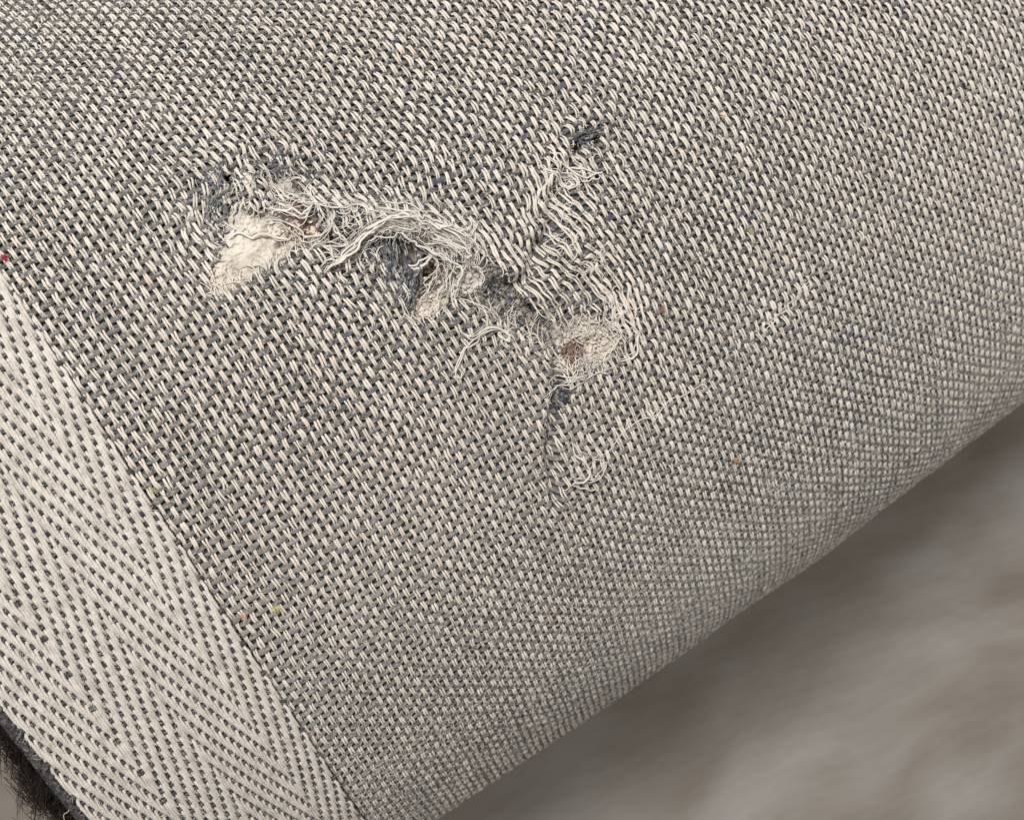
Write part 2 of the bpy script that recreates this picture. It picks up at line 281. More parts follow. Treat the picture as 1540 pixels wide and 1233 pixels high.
def pad_mat():
    m=mat('perished_padding',[(0.3,(0.46,0.40,0.33)),(0.5,(0.60,0.545,0.47)),(0.7,(0.68,0.63,0.555))],scale=260,detail=6,bump=0.9,bscale=2500)
    nt=m.node_tree; N=nt.nodes; L=nt.links; b=N['Principled BSDF']; src=b.inputs['Base Color'].links[0].from_socket
    at=N.new('ShaderNodeAttribute'); at.attribute_name='crack'; cr=N.new('ShaderNodeMix'); cr.data_type='RGBA'
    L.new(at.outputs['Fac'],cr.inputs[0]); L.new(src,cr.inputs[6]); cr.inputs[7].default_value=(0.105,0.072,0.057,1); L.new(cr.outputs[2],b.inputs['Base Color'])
    return m
M_pad=pad_mat()
def fleck(name,c): return mat(name,[(0.3,tuple(x*0.7 for x in c)),(0.7,c)],scale=1500)

def empty(name,loc=(0,0,0),parent=None):
    o=bpy.data.objects.new(name,None); scene.collection.objects.link(o); o.location=loc; o.empty_display_size=0.02
    if parent is not None: o.parent=parent
    return o
pad=empty('rolled_pad'); pad['label']='rolled thick cloth pad in pale and charcoal weave with a frayed tear and herringbone edge'; pad['category']='pad'

# ---------------------------------------------------------------- floor
def floor():
    g=Geo(); x=np.linspace(-3000,3000,61); X,Y=np.meshgrid(x,x,indexing='ij'); g.grid(np.stack([X,Y,X*0],-1)[:, ::-1])
    m=mat('smeared_concrete',[(0.30,(0.150,0.126,0.100)),(0.5,(0.220,0.197,0.168)),(0.70,(0.30,0.285,0.26))],scale=9,rough=0.7,detail=6,bump=0.2,bscale=900)
    nt=m.node_tree; N=nt.nodes; L=nt.links; b=N['Principled BSDF']; no=[n for n in N if n.type=='TEX_NOISE'][0]
    # trowel swirls: curved fine strokes
    wv=N.new('ShaderNodeTexWave'); wv.wave_type='RINGS'; wv.inputs['Scale'].default_value=60; wv.inputs['Distortion'].default_value=14; wv.inputs['Detail'].default_value=5; wv.inputs['Detail Scale'].default_value=0.35; wv.inputs['Detail Roughness'].default_value=0.62
    tcw=N.new('ShaderNodeTexCoord'); mpw=N.new('ShaderNodeMapping'); mpw.inputs['Location'].default_value=(-0.02,0.38,0); L.new(tcw.outputs['Object'],mpw.inputs['Vector']); L.new(mpw.outputs[0],wv.inputs['Vector'])
    src=b.inputs['Base Color'].links[0].from_socket; mw=N.new('ShaderNodeMix'); mw.data_type='RGBA'; mw.blend_type='SOFT_LIGHT'; mw.inputs[0].default_value=0.025; L.new(src,mw.inputs[6]); L.new(wv.outputs['Color'],mw.inputs[7]); L.new(mw.outputs[2],b.inputs['Base Color'])
    tc=[n for n in N if n.type=='TEX_COORD'][0]; mp=N.new('ShaderNodeMapping'); mp.inputs['Rotation'].default_value=(0,0,0.5); mp.inputs['Scale'].default_value=(1,2.2,1)
    n0=N.new('ShaderNodeTexNoise'); n0.inputs['Scale'].default_value=7; L.new(tc.outputs['Object'],n0.inputs['Vector'])
    va=N.new('ShaderNodeVectorMath'); va.operation='MULTIPLY_ADD'; L.new(n0.outputs['Color'],va.inputs[0]); va.inputs[1].default_value=(0.10,0.10,0); L.new(tc.outputs['Object'],va.inputs[2])
    L.new(va.outputs[0],mp.inputs['Vector']); L.new(mp.outputs[0],no.inputs['Vector'])
    o=g.build('floor',m); o['kind']='structure'; return o
floor()

# ---------------------------------------------------------------- base cloth of the roll (weave continues in colour beyond the built yarns)
V0,V1=-161.5,150.0
def base_cloth():
    g=Geo(); S=np.concatenate([np.arange(SMIN,-112,4),np.arange(-112,120,0.8),np.arange(120,SMAX,4),[SMAX]]); Vv=np.concatenate([np.arange(V0,60,0.8),np.arange(60,V1,4)])
    Sg,Vg=np.meshgrid(S,Vv,indexing='ij'); AL=(Vg+Sg*np.cos(PSI))/np.sin(PSI)*1.0
    # hidden part of the roll: keep the end square instead of letting it drift
    drift=(Sg-np.clip(Sg,-125,135))*np.cos(PSI)/np.sin(PSI); AL=AL-drift
    U=AL*uh[0]+Sg*uh[1]; V=AL*vh[0]+Sg*vh[1]
    h=relief(U,V)-0.62; P=surf_as(AL,Sg,h)
    Uc=(U[:-1,:-1]+U[1:,1:])/2; Vc=(V[:-1,:-1]+V[1:,1:])/2
    keep=~hole(Uc,Vc)
    q=g.grid(P,keep); uv=np.stack([U.ravel(),V.ravel()],-1)
    mw=bpy.data.materials.new('woven_cloth'); mw.use_nodes=True; N=mw.node_tree.nodes; L=mw.node_tree.links; b=N['Principled BSDF']; b.inputs['Roughness'].default_value=0.95
    uvn=N.new('ShaderNodeUVMap'); mp=N.new('ShaderNodeMapping'); mp.inputs['Scale'].default_value=(1/CU,1/CV,1); L.new(uvn.outputs[0],mp.inputs['Vector'])
    ck=N.new('ShaderNodeTexChecker'); ck.inputs['Scale'].default_value=1; ck.inputs['Color1'].default_value=(0.56,0.53,0.46,1); ck.inputs['Color2'].default_value=(0.06,0.06,0.065,1); L.new(mp.outputs[0],ck.inputs['Vector']); L.new(ck.outputs[0],b.inputs['Base Color'])
    o=g.build('backing_cloth',M_back,pad,uv=uv); o.data.materials.append(mw)
    nv=near_view(surf(Uc[keep],Vc[keep],0),normal(Uc[keep],Vc[keep]),80)
    o.data.polygons.foreach_set('material_index',(~nv).astype(np.int32))
    # inner lining: fleece-side skin of the outer layer
    g=Geo(); AL2=AL[::6,::6]; S2=Sg[::6,::6]; r=np.random.default_rng(3)
    g.grid(surf_as(AL2+1.5,S2,-7.5+1.5*vn(AL2/3,S2/3,1))); g.build('fleece_skin',M_fur,pad)
    # cut edge of the padding, under the tape
    g=Geo(); s=np.arange(-100,150,0.8); hh=np.linspace(-0.4,-6.5,9); Sg,H=np.meshgrid(s,hh,indexing='ij'); v=-161.6+0.5*vn(Sg/2,H/2,2)
    U=(Sg-v*vh[1])/uh[1]; g.grid(surf(U,v,H)); g.build('padding_edge',M_core,pad)
base_cloth()

# ---------------------------------------------------------------- woven face: pale yarns (two threads side by side) and charcoal yarns
face=empty('woven_face',parent=pad)
PH_U,PH_V=-12.236,-104.954                                   # a crossing where the pale yarn is on top
IU=range(int((-118-PH_U)/CU),int((132-PH_U)/CU)); IV=range(int((-132.5-PH_V)/CV),int((60-PH_V)/CV)+1)
def frayed_end(g,u,v,h,du,dv,r,k,rg,n=None,L=None,col=0):
    for c_,q_ in (((-21.4,-40.6),4.5),((-44,-94),2.5),((-8.5,-67),3.0),((13.8,-66.2),3.0)):
        if math.hypot(u-c_[0],v-c_[1])<q_: L=rg.uniform(0.3,0.8)
    r=r*rg.uniform(0.7,1.5)
    n=n or 8; L=L or rg.uniform(1.0,3.2); a=math.atan2(dv,du); P=[(u,v,h)]; st=L/n; ch=rg.normal()*0.12; up=rg.uniform(-0.05,0.35)
    for i in range(n):
        ch+=rg.normal()*0.07; a+=ch; u+=st*math.cos(a); v+=st*math.sin(a); h+=st*(up-0.11*i); h=max(h,-1.6); P.append((u,v,h))
    P=np.array(P); g.tube(surf(P[:,0],P[:,1],P[:,2]),np.linspace(r,r*0.45,n+1),k)
def runs(mask):
    d=np.diff(np.concatenate([[0],mask.astype(int),[0]])); return list(zip(np.where(d==1)[0],np.where(d==-1)[0]))
FN=5
def pale_yarn(j):
    rg=np.random.default_rng(1000+j+500); v0=PH_V+j*CV; n=FN; i0_,i1_=IU.start,IU.stop
    t=np.arange(i0_*n,i1_*n+1)/n; u=PH_U+t*CU; c=np.cos(math.pi*(t+j))       # +1: on top
    fi=np.round(t).astype(int)-i0_; m=i1_-i0_+2
    wj=rg.normal(size=m)*0.07; hj=rg.normal(size=m)*0.055; sw=1+rg.normal(size=m)*0.2+0.5*(rg.random(m)<0.05)
    top=np.clip(c,0,1)
    h0=0.22*np.tanh(2.2*(c+0.47))/np.tanh(2.6)+0.05
    g=Geo(); yk=1+0.07*rg.normal()
    for sgn in (-1,1):
        off=sgn*(0.148+0.05*(1-top)+0.03*np.abs(np.sin(math.pi*(t+j))))*sw[fi]+wj[fi]
        off=np.convolve(np.pad(off,2,'edge'),np.ones(5)/5,'valid')
        U,V=warp(u+0*v0,v0+off); we=wear(U,V); rr=yk*(1+0.10*we)*(0.176+0.02*top)*(1+0.16*vn(t*0.7,j*3+sgn,1))*np.sqrt(np.clip(sw[fi],0.6,1.5))
        mk=tear_mask(U,V)
        R=relief(U,V); H=h0+0.22*we*(1-top)+hj[fi]+R+0.03*vn(t*2,j+sgn*9,0)+mk*0.14*vn(U/0.8,V/0.8,3)
        P=surf(U,V,H); N_=normal(U,V); vis=near_view(P,N_); ho=hole(U,V); keep=vis&~ho
        for a,b in runs(keep):
            if b-a<3: continue
            g.tube(P[a:b],rr[a:b],5,up=N_[a:b])
            if b<len(u) and vis[b] and ho[b]:
                for _ in range(3): frayed_end(g,U[b-1],V[b-1],H[b-1],U[b-1]-U[b-2],V[b-1]-V[b-2],0.10,4,rg)
            if a>0 and vis[a-1] and ho[a-1]:
                for _ in range(3): frayed_end(g,U[a],V[a],H[a],U[a]-U[a+1],V[a]-V[a+1],0.10,4,rg,L=rg.uniform(1.5,4.5))
    if g.n: g.build('pale_yarn',M_pale,face)
def dark_yarn(i):
    rg=np.random.default_rng(9000+i+500); u0=PH_U+i*CU; n=4; t=np.arange(IV.start*n,IV.stop*n+1)/n; v=PH_V+t*CV; c=-np.cos(math.pi*(t+i))
    fi=np.round(t).astype(int)-IV.start; m=IV.stop-IV.start+2; wj=rg.normal(size=m)*0.07
    off=np.convolve(np.pad(wj[fi],2,'edge'),np.ones(5)/5,'valid')
    U,V=warp(u0+off,v); mk=tear_mask(U,V); H=0.13*c-0.15+relief(U,V)+mk*0.10*vn(U/0.9,V/0.9+9,2)
    we=wear(U,V); rr=(1-0.42*we)*(1+0.09*rg.normal())*(0.42+0.06*np.clip(c,0,1))*(1+0.24*vn(t*0.9,i*3.3,2))
    P=surf(U,V,H); N_=normal(U,V); vis=near_view(P,N_); ho=hole(U,V); g=Geo()
    for a,b in runs(vis&~ho):
        if b-a<3: continue
        g.tube(P[a:b],rr[a:b],6,up=N_[a:b],flat=0.66)
        if b<len(v) and vis[b] and ho[b]:
            for _ in range(4): frayed_end(g,U[b-1],V[b-1],H[b-1],U[b-1]-U[b-2],V[b-1]-V[b-2],0.11,4,rg,L=rg.uniform(0.8,2.2))
        if a>0 and vis[a-1] and ho[a-1]:
            for _ in range(4): frayed_end(g,U[a],V[a],H[a],U[a]-U[a+1],V[a]-V[a+1],0.11,4,rg,L=rg.uniform(0.8,2.2))
    if g.n: g.build('charcoal_yarn',M_dark,face)
for j in IV: pale_yarn(j)
for i in IU: dark_yarn(i)

# loose fibres standing off the yarns: nobody could count them
def fuzz(name,matl,count,r0,hbase,lmin,lmax,seed):
    rg=np.random.default_rng(seed); u=rg.uniform(-115,125,count*3); v=rg.uniform(-129,56,count*3)
    ok=near_view(surf(u,v,0),normal(u,v),30)&~hole(u,v); u=u[ok][:count]; v=v[ok][:count]; k=len(u)
    a=rg.uniform(0,2*math.pi,k); L=rg.uniform(lmin,lmax,k); bend=rg.normal(size=k)*0.9; hb=hbase+relief(u,v); up=rg.uniform(0.08,0.42,k)*L
    pts=[]
    for t in (0,0.33,0.67,1.0):
        aa=a+bend*t; pts.append(surf(u+np.cos(aa)*L*t,v+np.sin(aa)*L*t,hb+up*np.sin(t*2.6)))
    P=np.stack(pts,1); r=np.full((k,4),r0)*rg.uniform(0.7,1.3,(k,1)); r[:,3]*=0.4
    g=Geo(); g.tubes(P,r); o=g.build(name,matl,pad); o['kind']='stuff'
fuzz('pale_fuzz',M_fuzzl,38000,0.023,0.22,0.3,1.2,5)
fuzz('charcoal_fuzz',M_fuzzd,20000,0.026,0.2,0.4,1.4,6)

# ---------------------------------------------------------------- herringbone edge tape
tape=empty('edge_tape',parent=pad)
VR=-129.35; TW=0.435; NW=77; WP=1.59; W1=NW*TW+0.1; RE=1.3
def tape_pos(u,w,h):
    w=np.asarray(w,float); u=np.asarray(u,float); e=0.2*vn(u/9,w*0+3,1)
    ang=np.clip((w-W1)/RE,0,1.35); ww=np.minimum(w,W1); v=VR+e-ww-(RE+h)*np.sin(ang)
    base=0.75+0.25*vn(u/14,w/14,2); hh=base+np.where(w>W1,-RE+(RE+h)*np.cos(ang),h)
    return surf(u,v,hh), normal(u,v)
def zone(m): return 0 if m<14 else 1 if m<34 else 2 if m<54 else 3
def dot(m,k):
    z=zone(m); return ((m-k)%4==0) if z%2==0 else ((m+k+(2 if z==1 else 1))%4==0)
KU=range(int(-62/WP),int(84/WP)); nU=4
def ropef(m,t):                                             # the diagonal ribs stand proud between two lines of dips
    z=zone(m); ph=(m-t)%4 if z%2==0 else (m+t+(2 if z==1 else 1))%4
    d=np.minimum(ph,4-ph)/2; return d*d*(3-2*d)
def tape_threads():
    tt=np.arange(KU.start*nU,KU.stop*nU+1)/nU; kk=np.round(tt).astype(int)
    D=np.array([[1.0 if (0<=m<NW and dot(m,k)) else 0.0 for k in range(KU.start,KU.stop+1)] for m in range(-1,NW+1)])
    def smooth(row): # value at fractional weft positions: a narrow dip round each crossing
        x=tt-kk; return row[kk-KU.start]*np.clip(1.25-np.abs(x)*2.4,0,1)
    for m in range(NW):
        rg=np.random.default_rng(4000+m); u=tt*WP; d=smooth(D[m+1]); lft=smooth(D[m]); rt=smooth(D[m+2])
        w=(m+0.5)*TW+0.155*lft-0.155*rt+0.03*vn(tt*0.6,m*2.7,0)+0.05*vn(tt/9,m/9,1)
        h=0.02-0.60*d+0.34*ropef(m,tt)+0.05*vn(tt*0.9,m*1.7,2); P,N_=tape_pos(u,w,h); r=(0.235+0.03*np.clip(1-3*d,0,1)+0.04*(lft+rt))*(1+0.10*vn(tt*1.1,m*5.1,3))
        vis=near_view(P,N_,70); g=Geo()
        for a,b in runs(vis):
            if b-a>3: g.tube(P[a:b],r[a:b],5,up=N_[a:b],flat=0.9)
        if g.n: g.build('tape_warp_thread',M_tape,tape)
    for k in KU:
        rg=np.random.default_rng(7000+k+100); x=np.arange(-1,NW*2+5)/2; w=x*TW; dd=np.array([1.0 if (0<=int(round(a-0.5))<NW and dot(int(round(a-0.5)),k)) else 0.0 for a in x])
        h=-0.20+0.20*dd+0.03*rg.normal(size=len(x)); u=k*WP+0.10*vn(x/5,np.full_like(x,k*3.1),1)
        P,N_=tape_pos(u,w,h); vis=near_view(P,N_,70)
        if vis.sum()<5: continue
        g=Geo()
        for a,b in runs(vis):
            if b-a>3: g.tube(P[a:b],0.40,6,up=N_[a:b],flat=0.75)
        # selvedge loop at the outer edge
        e=NW*TW; t=np.linspace(0,math.pi,9); ul=k*WP+0.5*WP-0.5*WP*np.cos(t); P2,N2=tape_pos(ul,e+0.0+0.8*np.sin(t),-0.05+0.3*np.sin(t+0.3))
        if near_view(P2,N2,110).all(): g.tube(P2,0.38+0.1*rg.random(),6)
        g.build('tape_weft_thread',M_weft,tape)
tape_threads()
def tape_fuzz():
    rg=np.random.default_rng(12); k=8000; u=rg.uniform(-60,80,k); w=rg.uniform(0,NW*TW,k); a=rg.uniform(0,6.28,k); L=rg.uniform(0.4,1.3,k); b=rg.normal(size=k)
    pts=[tape_pos(u+np.cos(a+b*t)*L*t,w+np.sin(a+b*t)*L*t,0.38+0.3*L*math.sin(t*2.5))[0] for t in (0,.33,.67,1)]
    g=Geo(); g.tubes(np.stack(pts,1),np.full((k,4),0.02)); o=g.build('tape_fuzz',M_fuzzl,pad); o['kind']='stuff'
    k=11000; u=rg.uniform(-10,60,k); w=NW*TW+rg.uniform(-0.1,1.5,k); L=rg.uniform(0.3,1.1,k); a=rg.uniform(-1.2,1.2,k)
    pts=[tape_pos(u+np.sin(a)*L*t,w+np.cos(a)*L*t,0.1+rg.uniform(-.3,.5,k)*t)[0] for t in (0,.33,.67,1)]
    g=Geo(); g.tubes(np.stack(pts,1),np.full((k,4),0.028)); o=g.build('selvedge_fuzz',M_fuzzd,pad); o['kind']='stuff'
tape_fuzz()

# ---------------------------------------------------------------- dark fleece pile under the edge
def fleece():
    rg=np.random.default_rng(21); k=42000; s=rg.uniform(8,125,k); v=rg.uniform(-164,-150,k); al=(v+s*math.cos(PSI))/math.sin(PSI)
    cl=0.9*vn(s/4,v/4,0); cm=0.9*vn(s/4+9,v/4+5,1); L=rg.uniform(5,12.5,k)*(1+0.5*vn(s/5,v/5,3)); n=6; pts=[]; b=rg.normal(size=k)*0.55; b2=rg.normal(size=k)*0.4
    drop=rg.uniform(0.2,1.5,k)
    for i in range(n):
        t=i/(n-1); x=-np.cos(b+cm)*L*t*(1-0.15*t)-1; y=(np.sin(b+cm*1.2)+0.7*np.sin(7*t+b2*5))*L*t*0.5; z=-6.5-drop*L*t*0.6-cl*t*3+1.6*np.sin(t*8+b2*9)
        pts.append(surf_as(al+x,s+y,z))
    r=np.full((k,n),0.06)*rg.uniform(0.6,1.2,(k,1)); r[:,-1]*=0.4
    g=Geo(); g.tubes(np.stack(pts,1),r); o=g.build('fleece_pile',M_fur,pad); o['kind']='stuff'
    for q in range(2):                                       # two stray pale fibres over the dark pile
        P=np.array([(26+q*3,-164.5),(27.5+q*2,-166.2),(29.5,-167.4+q),(30.8,-168.9)]); t=np.linspace(0,3,14)
        uu=np.interp(t,range(4),P[:,0])+0.3*np.sin(t*4+q); vv=np.interp(t,range(4),P[:,1]); gg=Geo(); gg.tube(surf(uu,vv,-1-0.8*t),0.05,4); gg.build('stray_fibre',M_fray,pad)
fleece()

# ---------------------------------------------------------------- inside the tear: perished padding, crumbs
def voro(x,y,seed=0):                                       # distance to the nearest cell border, and the cell's id
    xi=np.floor(x).astype(int); yi=np.floor(y).astype(int); d1=np.full(x.shape,9.); d2=d1.copy(); cid=np.zeros(x.shape)
    for a in(-1,0,1):
        for b in(-1,0,1):
            cx=xi+a; cy=yi+b; px=cx+0.5+0.45*TAB[0][cx&255,cy&255]; py=cy+0.5+0.45*TAB[1][cx&255,cy&255]; d=np.hypot(x-px,y-py)
            c=d<d1; d2=np.where(c,d1,np.minimum(d2,d)); cid=np.where(c,TAB[2][cx&255,cy&255],cid); d1=np.where(c,d,d1)
    return d2-d1,cid
SPEC={'H1':(-0.35,0.05),'H1b':(-1.5,0.35),'H1c':(-3.4,1.0),'HG':(-3.2,1.0),'HL':(-2.4,0.9),'H8':(-2.6,1.0),'H9':(-2.8,1.0),'H2':(-1.6,0.5),'H3':(-0.9,0.35),'H4':(-2.6,1.0),'H6':(-2.2,1.0),'H7':(-1.2,0.3)}
def padding():
    for n,p in HOLES.items():
        q=np.array(p); lo=q.min(0)-1.6; hi=q.max(0)+1.6; st=0.13; u=np.arange(lo[0],hi[0],st); v=np.arange(lo[1],hi[1],st); U,V=np.meshgrid(u,v,indexing='ij')
        base,dk=SPEC[n]
        d,cid=voro((U+0.5*vn(U/0.8,V/0.8,1))/1.15,(V+0.5*vn(U/0.8+7,V/0.8,2))/1.15)
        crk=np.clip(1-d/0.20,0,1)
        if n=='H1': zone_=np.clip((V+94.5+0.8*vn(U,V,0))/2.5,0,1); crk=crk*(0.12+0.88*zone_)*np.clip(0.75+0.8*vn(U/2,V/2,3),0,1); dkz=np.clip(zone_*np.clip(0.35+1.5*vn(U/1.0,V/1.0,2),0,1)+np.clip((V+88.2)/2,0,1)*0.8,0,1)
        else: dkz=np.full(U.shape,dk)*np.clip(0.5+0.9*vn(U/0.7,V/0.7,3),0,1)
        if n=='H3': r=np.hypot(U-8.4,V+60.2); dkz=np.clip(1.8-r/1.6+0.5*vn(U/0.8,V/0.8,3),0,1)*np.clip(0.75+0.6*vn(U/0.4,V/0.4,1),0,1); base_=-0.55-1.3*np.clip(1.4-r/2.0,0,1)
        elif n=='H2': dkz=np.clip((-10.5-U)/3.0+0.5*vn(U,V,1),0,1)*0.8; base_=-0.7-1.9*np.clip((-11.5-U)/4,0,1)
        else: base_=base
        # the padding is highest in the middle of the hole and dives under the cloth round it
        ins=inpoly(U,V,p); dist=segdist(U,V,list(p)+[p[0]]); edge=np.where(ins,np.clip(dist/1.2,0,1),-np.clip(dist/1.0,0,1))
        H=relief(U,V)*0.6+base_-(0.9*zone_*np.clip(vn(U/1.3,V/1.3,3)+0.35,0,1) if n=='H1' else 0)+0.35*edge-np.where(ins,0,0.8)*np.clip(dist,0,1)+0.28*vn(U/1.7,V/1.7,0)+0.14*vn(U/0.5,V/0.5,1)+0.06*vn(U/0.2,V/0.2,2)+0.16*cid-0.55*crk
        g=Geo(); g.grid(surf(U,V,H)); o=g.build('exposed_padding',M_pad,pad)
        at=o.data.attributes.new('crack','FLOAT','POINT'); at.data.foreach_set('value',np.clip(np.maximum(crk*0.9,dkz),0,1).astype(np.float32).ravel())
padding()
PHI=(1+5**0.5)/2
ICO=np.array([(-1,PHI,0),(1,PHI,0),(-1,-PHI,0),(1,-PHI,0),(0,-1,PHI),(0,1,PHI),(0,-1,-PHI),(0,1,-PHI),(PHI,0,-1),(PHI,0,1),(-PHI,0,-1),(-PHI,0,1)])/1.9
ICF=np.array([(0,11,5),(0,5,1),(0,1,7),(0,7,10),(0,10,11),(1,5,9),(5,11,4),(11,10,2),(10,7,6),(7,1,8),(3,9,4),(3,4,2),(3,2,6),(3,6,8),(3,8,9),(4,9,5),(2,4,11),(6,2,10),(8,6,7),(9,8,1)])
def crumbs(name,matl,spots,seed):
    rg=np.random.default_rng(seed); g=Geo()
    for (u0,v0,su,sv,n,r0,r1,h0) in spots:
        for _ in range(n):
            u=u0+rg.normal()*su; v=v0+rg.normal()*sv
            r=rg.uniform(r0,r1); c=surf(u,v,h0+float(relief(np.array(u),np.array(v)))*0.6+rg.uniform(-.1,.3)); P=ICO*(1+0.25*rg.normal(size=(12,1)))*rg.uniform(.7,1.2,3)*r
            g.v.append(P+c); g.f.append(ICF+g.n); g.n+=12
    o=g.build(name,matl,pad,smooth=False); o['kind']='stuff'
crumbs('tan_crumbs',M_crumbt,[(-32,-91,1.8,2.0,60,.12,.42,-.2),(-29.5,-86.5,1.2,1.6,40,.15,.55,-.5),(-12,-77,1.6,1.6,50,.12,.4,-.7),(-14,-72,2,1.8,30,.15,.4,-1.4),(7,-56,2.2,1.6,50,.1,.35,-.5),(5,-59,1.2,1.2,20,.15,.35,-.4),(-32,-100,2.4,2.6,50,.08,.25,-.1)],31)
crumbs('rusty_crumbs',M_crumbr,[(-33.5,-88.5,1.2,1.2,70,.12,.34,-.3),(-30,-87.2,1.2,1.0,60,.12,.34,-.4),(-3,-65.5,2.4,1.6,60,.1,.28,-1.6),(8.4,-60.2,1.1,1.2,150,.10,.32,-.9),(-14.5,-74.5,1.6,1.8,90,.10,.35,-1.3),(-31.2,-89.2,.8,1.3,60,.10,.28,-.4),(-11.5,-69.5,1.4,1.4,60,.1,.3,-1.8),(-28.6,-85.3,.8,1.0,40,.1,.3,-.7),(7,-63,1,1,30,.1,.25,-.7)],32)

# ---------------------------------------------------------------- loose threads
def catmull(P,n):
    P=np.array(P,float); P=np.vstack([2*P[0]-P[1],P,2*P[-1]-P[-2]]); o=[]
    for i in range(1,len(P)-2):
        t=np.linspace(0,1,n,endpoint=False)[:,None]; a,b,c,d=P[i-1:i+3]; o.append(0.5*((2*b)+(c-a)*t+(2*a-5*b+4*c-d)*t*t+(-a+3*b-3*c+d)*t**3))
    return np.vstack(o+[P[-2][None]])
def loose(path,name,matl,r,h0,h1,jit,rg,ends=0.3,k=5,wave=0.55):
    p=np.array(path,float); p=p+rg.normal(size=p.shape)*jit*0.6+rg.normal(size=(1,2))*jit; C=catmull(p,9); n=len(C); t=np.linspace(0,1,n); fq=rg.uniform(6,14)
    C=C+wave*np.stack([vn(t*fq+rg.uniform(0,99),t*0+rg.uniform(0,99),0),vn(t*fq+rg.uniform(0,99),t*0+rg.uniform(0,99),1)],-1)
    h=relief(C[:,0],C[:,1])*0.8+h0+(h1-h0)*np.sin(math.pi*t)**0.8+0.2*vn(t*6+rg.uniform(0,99),t*0,2)+ends*(t>0.85)*(t-0.85)*3
    g=Geo(); rr=r*(1-0.5*np.abs(2*t-1)**4); g.tube(surf(C[:,0],C[:,1],h),rr,k); g.build(name,matl,pad)
rg=np.random.default_rng(77)
for n,(cnt,r,h0,h1,j) in {'mop1':(8,.12,.5,1.7,.32),'mop2':(7,.12,.3,1.3,.32),'mop3':(2,.10,.4,1.0,.4),'mop4':(6,.12,.5,1.4,.5),'mop5':(3,.12,.3,1.3,.45),'mop6':(5,.12,.3,1.6,.5),
    'loopa':(3,.10,.3,1.0,.22),'loopb':(3,.085,.1,.8,.2),'loopc':(3,.11,.3,1.0,.3),'tail':(2,.10,.4,.9,.05),'tail2':(2,.11,.4,.9,.08),'tail3':(2,.08,.4,.9,.1),
    'h2a':(2,.12,.2,.5,.4),'h2b':(3,.10,.1,.4,.45),'h2c':(3,.10,.1,.4,.45),'h2d':(3,.09,.2,.7,.3),'bigedge':(2,.12,.3,.6,.3),'crs1':(2,.08,.5,.8,.3),'crs2':(3,.08,.5,.9,.2),
    'knot1':(1,.10,.5,1.0,.25),'knot2':(1,.10,.5,1.0,.25),'knot3':(1,.10,.4,.8,.25),'knot4':(1,.10,.5,.9,.3),'p1':(3,.13,.4,.7,.3),'p2':(3,.13,.4,.7,.35),'h3a':(2,.12,.3,.7,.35),'h3b':(3,.12,.1,.5,.35)}.items():
    for _ in range(cnt if n[:3]!='mop' else int(cnt*1.5)):
        pth=THREADS[n]
        if n[:3]=='mop': ln=int(rg.integers(3,5)); a_=int(rg.integers(0,max(1,len(pth)-ln+1))); pth=[(x+rg.normal()*.25,y+rg.normal()*.25) for x,y in pth[a_:a_+ln]]
        loose(pth,'loose_thread',M_fray,r*float(np.clip(np.exp(rg.normal()*0.4),.45,1.8)),h0,h1,j,rg)
for p in DARKT:
    for _ in range(6): loose(p,'loose_charcoal_thread',M_denim if _%2 else M_dark,rg.uniform(.12,.24),-0.1,0.25,.55,rg,ends=0.0,wave=0.25)
for q in range(3): loose(PULLA if q<1 else PULLB,'pulled_thread',M_pale,0.10,0.10,0.3,.3,rg,ends=0,wave=0.7)

# extra fine frizz round the tear
def frizz():
    rg=np.random.default_rng(55); k=420; c=np.array(TEARC+[(-24,-72),(-20,-68),(-2,-68)]); i=rg.integers(0,len(c),k); u=c[i,0]+rg.normal(size=k)*2.6; v=c[i,1]+rg.normal(size=k)*2.6
    a=rg.uniform(0,6.28,k); L=rg.uniform(0.8,3.0,k); b=rg.normal(size=k)*1.6; hb=relief(u,v)*0.8+np.where(hole(u,v),-0.6,0.25); up=rg.uniform(0.1,0.5,k)*L
    pts=[surf(u+np.cos(a+b*t)*L*t,v+np.sin(a+b*t)*L*t,hb+up*math.sin(t*2.7)) for t in (0,.2,.4,.6,.8,1)]
    g=Geo(); g.tubes(np.stack(pts,1),np.full((k,6),0.032)*rg.uniform(.6,1.4,(k,1))); o=g.build('tear_frizz',M_fray,pad); o['kind']='stuff'
frizz()

# coloured wool flecks caught in the weave
FC=[(0.42,0.40,0.20),(0.55,0.33,0.18),(0.66,0.54,0.42),(0.52,0.48,0.26),(0.03,0.03,0.05),(0.03,0.03,0.05),(0.60,0.42,0.30),(0.60,0.60,0.40),(0.50,0.44,0.22),(0.33,0.16,0.13),(0.40,0.38,0.2),(0.60,0.38,0.28),(0.52,0.24,0.16)]
def tuft(u,v,c,seed,L=1.0):
    rg=np.random.default_rng(seed); g=Geo()
    for _ in range(9):
        a=rg.normal()*0.5; t=np.linspace(-0.5,0.5,6); uu=u+rg.normal()*.18+np.cos(a)*L*t+0.15*np.sin(t*5+rg.uniform(0,6)); vv=v+rg.normal()*.15+np.sin(a)*L*t
        g.tube(surf(uu,vv,relief(uu,vv)+0.48+0.12*np.cos(t*3)+rg.uniform(-.1,.12)),0.07,4)
    g.build('wool_fleck',fleck('fleck_wool',c),pad)
for q,((u,v),c) in enumerate(zip(PTS['flecks'],FC)): tuft(u,v,c,900+q)
tuft(*PTS['red'][0],(0.42,0.03,0.05),950,1.1)

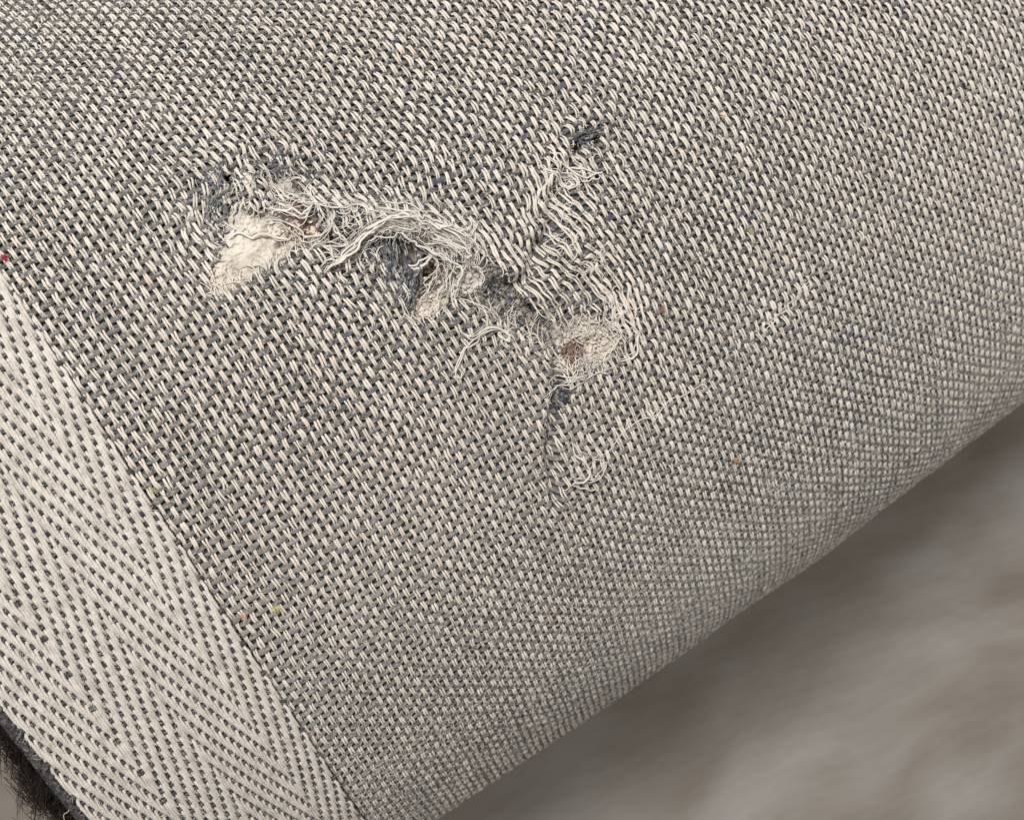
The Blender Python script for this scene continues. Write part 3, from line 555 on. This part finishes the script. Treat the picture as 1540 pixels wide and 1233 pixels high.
# matted wads of pale lint pressed into the cloth beside the tear
def wad(u,v,su,sv,n,seed):
    rg=np.random.default_rng(seed); g=Geo()
    for _ in range(n):
        a=rg.uniform(0,6.28); L=rg.uniform(.8,2.6); t=np.linspace(0,1,8); b=rg.normal()*1.5; u0=u+rg.normal()*su; v0=v+rg.normal()*sv
        uu=u0+np.cos(a+b*t)*L*t; vv=v0+np.sin(a+b*t)*L*t; g.tube(surf(uu,vv,relief(uu,vv)+0.12+rg.uniform(0,.3)+.1*np.sin(t*4)),rg.uniform(.04,.10),4)
    g.build('lint_wad',M_fray,pad)
WADS=[(-16.9,-46.3,1.0,1.5,40),(-13.5,-51,1.0,1.0,18),(-9,-53.5,1.1,.9,16),(-3.5,-50.5,1.0,1.3,22),(5.8,-50.2,1.3,1.4,26),(8,-52,1.2,1.0,18),(5.0,-57.5,1.0,1.2,26),(10.5,-61,1.0,1.3,24),(26,-67,1.3,1.2,8),(-41.5,-91,1.0,1.4,18),(-38,-88,.7,.8,12),(11.8,-58,.8,1.3,18),(25,-57,.4,1.4,5),(25,-51,.4,1.2,4),(25.2,-44,.5,1.4,7),(-29,-81,1.0,1.0,24),(-17,-68,1.2,1.2,30)]
for q,(u,v,su,sv,n) in enumerate(WADS): wad(u,v,su,sv,n,600+q)
def dark_wad(u,v,su,sv,n,seed):
    rg=np.random.default_rng(seed); g=Geo()
    for _ in range(n):
        a=rg.uniform(0,6.28); L=rg.uniform(.8,2.4); t=np.linspace(0,1,7); b=rg.normal()*1.2; u0=u+rg.normal()*su; v0=v+rg.normal()*sv
        uu=u0+np.cos(a+b*t)*L*t; vv=v0+np.sin(a+b*t)*L*t; g.tube(surf(uu,vv,relief(uu,vv)-0.05+rg.uniform(0,.35)+.1*np.sin(t*4)),rg.uniform(.06,.2),5)
    g.build('matted_wool',M_denim,pad)
for q,a in enumerate([(-46.2,-94.5,1.1,1.2,34),(-43.5,-97.5,1.4,1.2,30),(-41.9,-85.8,.7,1.3,30),(-38.6,-82.8,.9,.7,18),(-21.5,-40,.6,1.2,18),(13.5,-66,.8,.8,26),(-8.3,-67,1.0,1.0,26),(-3,-66.5,1.2,1.0,10),(-29.5,-84,.8,.8,16),(-24,-82,1.2,1.6,26),(1.2,-63.4,.8,.7,16),(18,-70,1.6,.5,14),(29.5,-74.5,.8,.6,10),(-38.5,-99.5,1.3,.9,16)]): dark_wad(*a,700+q)
# fine woolly fibres matted along the torn threads
def matted():
    rg=np.random.default_rng(91); g=Geo()
    for n,c in (('mop1',46),('mop2',30),('mop4',30),('mop5',8),('mop6',26),('h2b',4),('h2c',4),('loopa',5),('loopc',6),('tail2',6),('tail',5),('mop3',12)):
        for _ in range(c):
            p=np.array(THREADS[n]); i=rg.integers(0,max(1,len(p)-3)); p=p[i:i+4]+rg.normal(size=(len(p[i:i+4]),2))*0.45+rg.normal(size=(1,2))*0.35; C=catmull(p,6); m=len(C); t=np.linspace(0,1,m)
            C=C+0.5*np.stack([vn(t*5+rg.uniform(0,99),t*0+rg.uniform(0,99),0),vn(t*5+rg.uniform(0,99),t*0+rg.uniform(0,99),1)],-1)
            h=relief(C[:,0],C[:,1])*0.8+rg.uniform(.2,1.2)+0.5*vn(t*4+rg.uniform(0,99),t*0,2); g.tube(surf(C[:,0],C[:,1],h),rg.uniform(.022,.05),3)
    o=g.build('matted_fibres',M_fray,pad); o['kind']='stuff'
matted()
